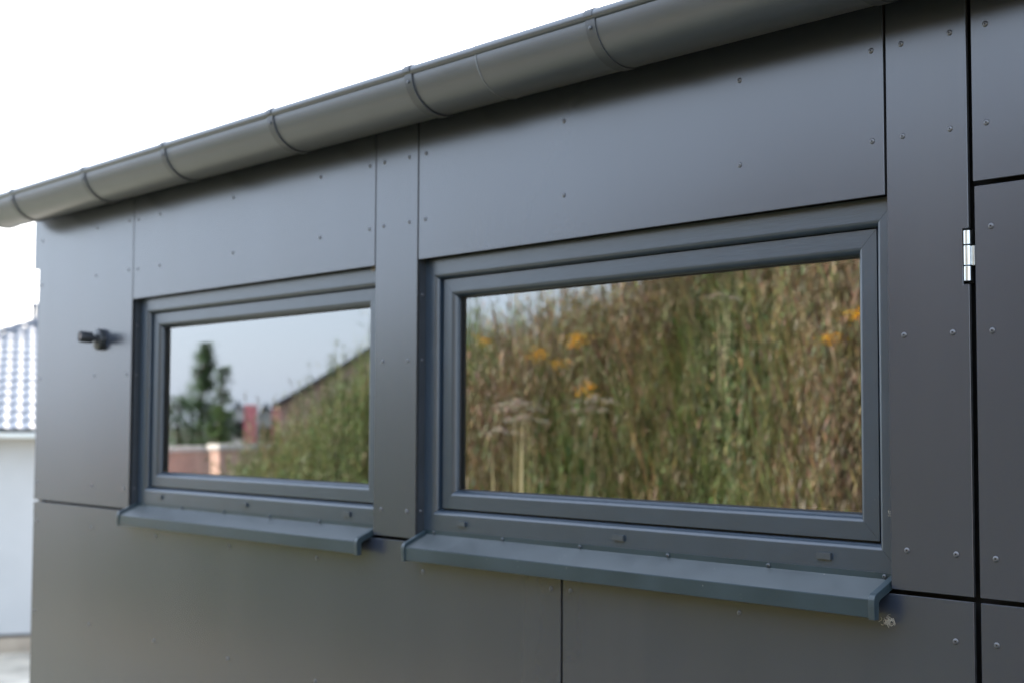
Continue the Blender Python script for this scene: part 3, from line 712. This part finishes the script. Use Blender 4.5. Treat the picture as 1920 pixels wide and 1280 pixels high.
# ------------------------------------------------------------------ things beyond the bank, mirrored in the far window
def mirror_pix(px, py, dist):
    d = (CAM_R @ Vector(((px - 960) / 2666.67, (640 - py) / 2666.67, -1.0))).normalized(); t = (0.07 - CAM.y) / d.y
    P = CAM + d * t; return P + Vector((d.x, -d.y, d.z)) * (dist - t)
M['terracotta'] = mat('terracotta_wall', (0.70, 0.43, 0.34), rough=0.85, var=0.15, var_scale=2, bump=0.01, bump_scale=8, stretch=(8, 8, .3))
M['coping'] = mat('pale_coping', (0.75, 0.68, 0.62), rough=0.8, var=0.1)
def garden_wall(pa, pb, label):
    a, b = mirror_pix(*pa), mirror_pix(*pb); d = Vector((b.x - a.x, b.y - a.y, 0)); l = d.length
    o = empty('garden_wall', (a.x, a.y, -0.05), label, 'wall'); o.rotation_euler = (0, 0, math.atan2(d.y, d.x)); top = (a.z + b.z) / 2 + 0.05
    add_obj('masonry', box_me(0, l, -.12, .12, 0, top - .12), o, M['terracotta']); add_obj('coping', box_me(-.05, l + .05, -.17, .17, top - .12, top, .01), o, M['coping'])
garden_wall((250, 842, 34), (398, 833, 38), 'terracotta garden wall with pale coping, beside the fir-shaped tree')
garden_wall((406, 831, 31), (620, 828, 34), 'terracotta garden wall with pale coping, running behind the weedy bank')
M['bark'] = mat('bark', (0.09, 0.065, 0.045), rough=0.9, var=0.3, var_scale=5)
M['leaf_tree'] = mat('tree_leaf', rough=0.55, attr='tint', var=0.2, var_scale=2, trans=0.25)
def tree(px, pt, pb, dist, halfw, label, nleaf, prof, hue, name='tree', seed=1):
    r = random.Random(seed); top = mirror_pix(px, pt, dist); z1 = top.z; o = empty(name, (top.x, top.y, -0.05), label, 'tree'); Hh = z1 + .05
    bm = bmesh.new(); tube_bm(bm, [(0, 0, -.1), (.03, .02, Hh * .3), (0, .04, Hh * .65), (.02, 0, Hh * .95)], [.13, .10, .06, .015], 8)
    for i in range(14):
        t = r.uniform(.2, .85); a = r.uniform(0, 6.28); w_ = halfw * prof(t) * .8
        tube_bm(bm, [(0, .02, Hh * t), (w_ * .5 * math.cos(a), w_ * .5 * math.sin(a), Hh * (t + .03)), (w_ * math.cos(a), w_ * math.sin(a), Hh * (t + .09))], [.035, .022, .006], 5)
    add_obj('trunk', mesh_from_bm(bm, smooth=True), o, M['bark'])
    P = []
    clumps = []
    for i in range(120):
        t = r.uniform(.12, 1.0); a = r.uniform(0, 6.28); q = halfw * prof(t) * math.sqrt(r.random()); clumps.append((q * math.cos(a), q * math.sin(a), Hh * t, r.uniform(.55, 1.3)))
    for i in range(nleaf):
        cx, cy, cz, br = clumps[r.randrange(len(clumps))]; sg = halfw * .075
        a = r.uniform(0, 6.28); l = r.uniform(.11, .20)
        P.append((leaf((cx + r.gauss(0, sg), cy + r.gauss(0, sg), min(Hh, cz + r.gauss(0, sg * 1.1))), (math.cos(a), math.sin(a), r.uniform(-.6, .6)), l, l * .55, .3), tuple(h * br * r.uniform(.8, 1.2) for h in hue)))
    V, F, Cc = build(P); me = mesh_col(V, F, Cc, 'crown'); me.materials.clear(); me.materials.append(M['leaf_tree']); add_obj('crown', me, o)
tree(383, 645, 830, 52, 1.4, 'dark green tree with a pointed crown beyond the garden wall', 6500, lambda t: (1.3 - 1.25 * t) * (0.8 + .35 * math.sin(t * 23)) if t > .25 else .7, (0.14, 0.21, 0.11), seed=4)
tree(422, 690, 830, 53, .62, 'slim dark tree leaning against the pointed tree', 1800, lambda t: 1.0 - .7 * t, (0.14, 0.21, 0.10), seed=6)
tree(335, 742, 830, 50, .95, 'broad dark bush left of the pointed tree', 2200, lambda t: 1.0 - .5 * t * t, (0.13, 0.19, 0.10), 'bush', 8)
tree(415, 762, 830, 49, .65, 'mid green bush under the slim tree', 1500, lambda t: 1.0 - .5 * t * t, (0.15, 0.23, 0.085), 'bush', 9)
M['banner'] = mat('red_cloth', (0.80, 0.30, 0.33), rough=0.7, var=0.12, var_scale=3)
M['pole'] = mat('pole_metal', (0.5, 0.5, 0.5), rough=0.4, metal=0.7, var=0.1)
for px, wd, lab in ((471, .62, 'red banner on a pole between the bushes and the white gable house'), (523, .62, 'red banner on a pole in front of the red-brown gable house')):
    t = mirror_pix(px, 756, 70); b = mirror_pix(px, 832, 70); o = empty('banner', (t.x, t.y, -.05), lab, 'banner'); o.rotation_euler = (0, 0, math.atan2(-t.x + CAM.x, t.y + 2.3))
    bm = bmesh.new(); n = 10; fr = []
    for i in range(n + 1):
        x = (i / n - .5) * wd * 1.05; yv = .03 * math.sin(i * 1.1)
        fr.append([bm.verts.new((x, yv, b.z)), bm.verts.new((x, yv, t.z)), bm.verts.new((x, yv + .01, t.z)), bm.verts.new((x, yv + .01, b.z))])
    for i in range(n):
        for k in range(4): bm.faces.new([fr[i][k], fr[i][(k + 1) % 4], fr[i + 1][(k + 1) % 4], fr[i + 1][k]])
    bm.faces.new(fr[0]); bm.faces.new(fr[-1][::-1])
    add_obj('cloth', mesh_from_bm(bm), o, M['banner'])
    bm = bmesh.new(); tube_bm(bm, [(-wd * .56, 0, 0), (-wd * .56, 0, t.z + .15)], [.04, .03], 8); add_obj('pole', mesh_from_bm(bm), o, M['pole'])
M['facade_pale'] = mat('facade_pale', (0.62, 0.60, 0.58), rough=0.85, var=0.05)
M['facade_brick'] = mat('facade_brick', (0.55, 0.38, 0.31), rough=0.85, var=0.15, var_scale=3)
M['roof_blue'] = mat('roof_slate', (0.22, 0.26, 0.31), rough=0.5, var=0.15, var_scale=2)
M['roof_dark'] = mat('roof_dark', (0.07, 0.07, 0.085), rough=0.5, var=0.15, var_scale=2)
M['pane_dark'] = mat('dark_pane', (0.03, 0.035, 0.04), rough=0.1, var=0.05)
def far_house(pl_, pr_, dist, zeave, zridge, depth, wallm, roofm, label, side):
    a, b = mirror_pix(*pl_, dist), mirror_pix(*pr_, dist); d = Vector((b.x - a.x, b.y - a.y, 0)); l = d.length
    o = empty('far_house', (a.x, a.y, -.1), label, 'house'); o.rotation_euler = (0, 0, math.atan2(d.y, d.x))
    s = -1 if side else 1
    # body with gable end facing the building
    xr = l * .5
    poly = [(0, 0), (l, 0), (l, zeave), (xr, zridge), (0, zeave)]
    add_obj('wall', prism_me(poly, 'y', 0, s * depth), o, wallm)
    for (x0, z0, x1, z1) in ((-.3, zeave - .15, xr, zridge), (l + .3, zeave - .15, xr, zridge)):
        t = .16; q = [(x0, z0 + .02), (x1, z1 + .02), (x1, z1 + t + .05), (x0, z0 + t)]
        add_obj('roof', prism_me(q, 'y', -s * .35, s * (depth + .3)), o, roofm)
    for i in range(3):
        wx = l * (.2 + .26 * i)
        add_obj('window', box_me(wx, wx + .9, -s * .06, s * .02, zeave * .45, zeave * .45 + 1.1), o, M['pane_dark'])
far_house((432, 800), (462, 800), 95, 2.4, 3.3, 9, M['facade_pale'], M['roof_blue'], 'pale house behind the bushes', True)
far_house((478, 800), (522, 800), 92, 1.6, 3.2, 9, M['facade_pale'], M['roof_blue'], 'pale house with a blue-grey roof between the banners', True)
far_house((525, 800), (860, 800), 57, 2.75, 4.9, 9, M['facade_brick'], M['roof_dark'], 'red-brown gable house rising behind the weedy bank', True)
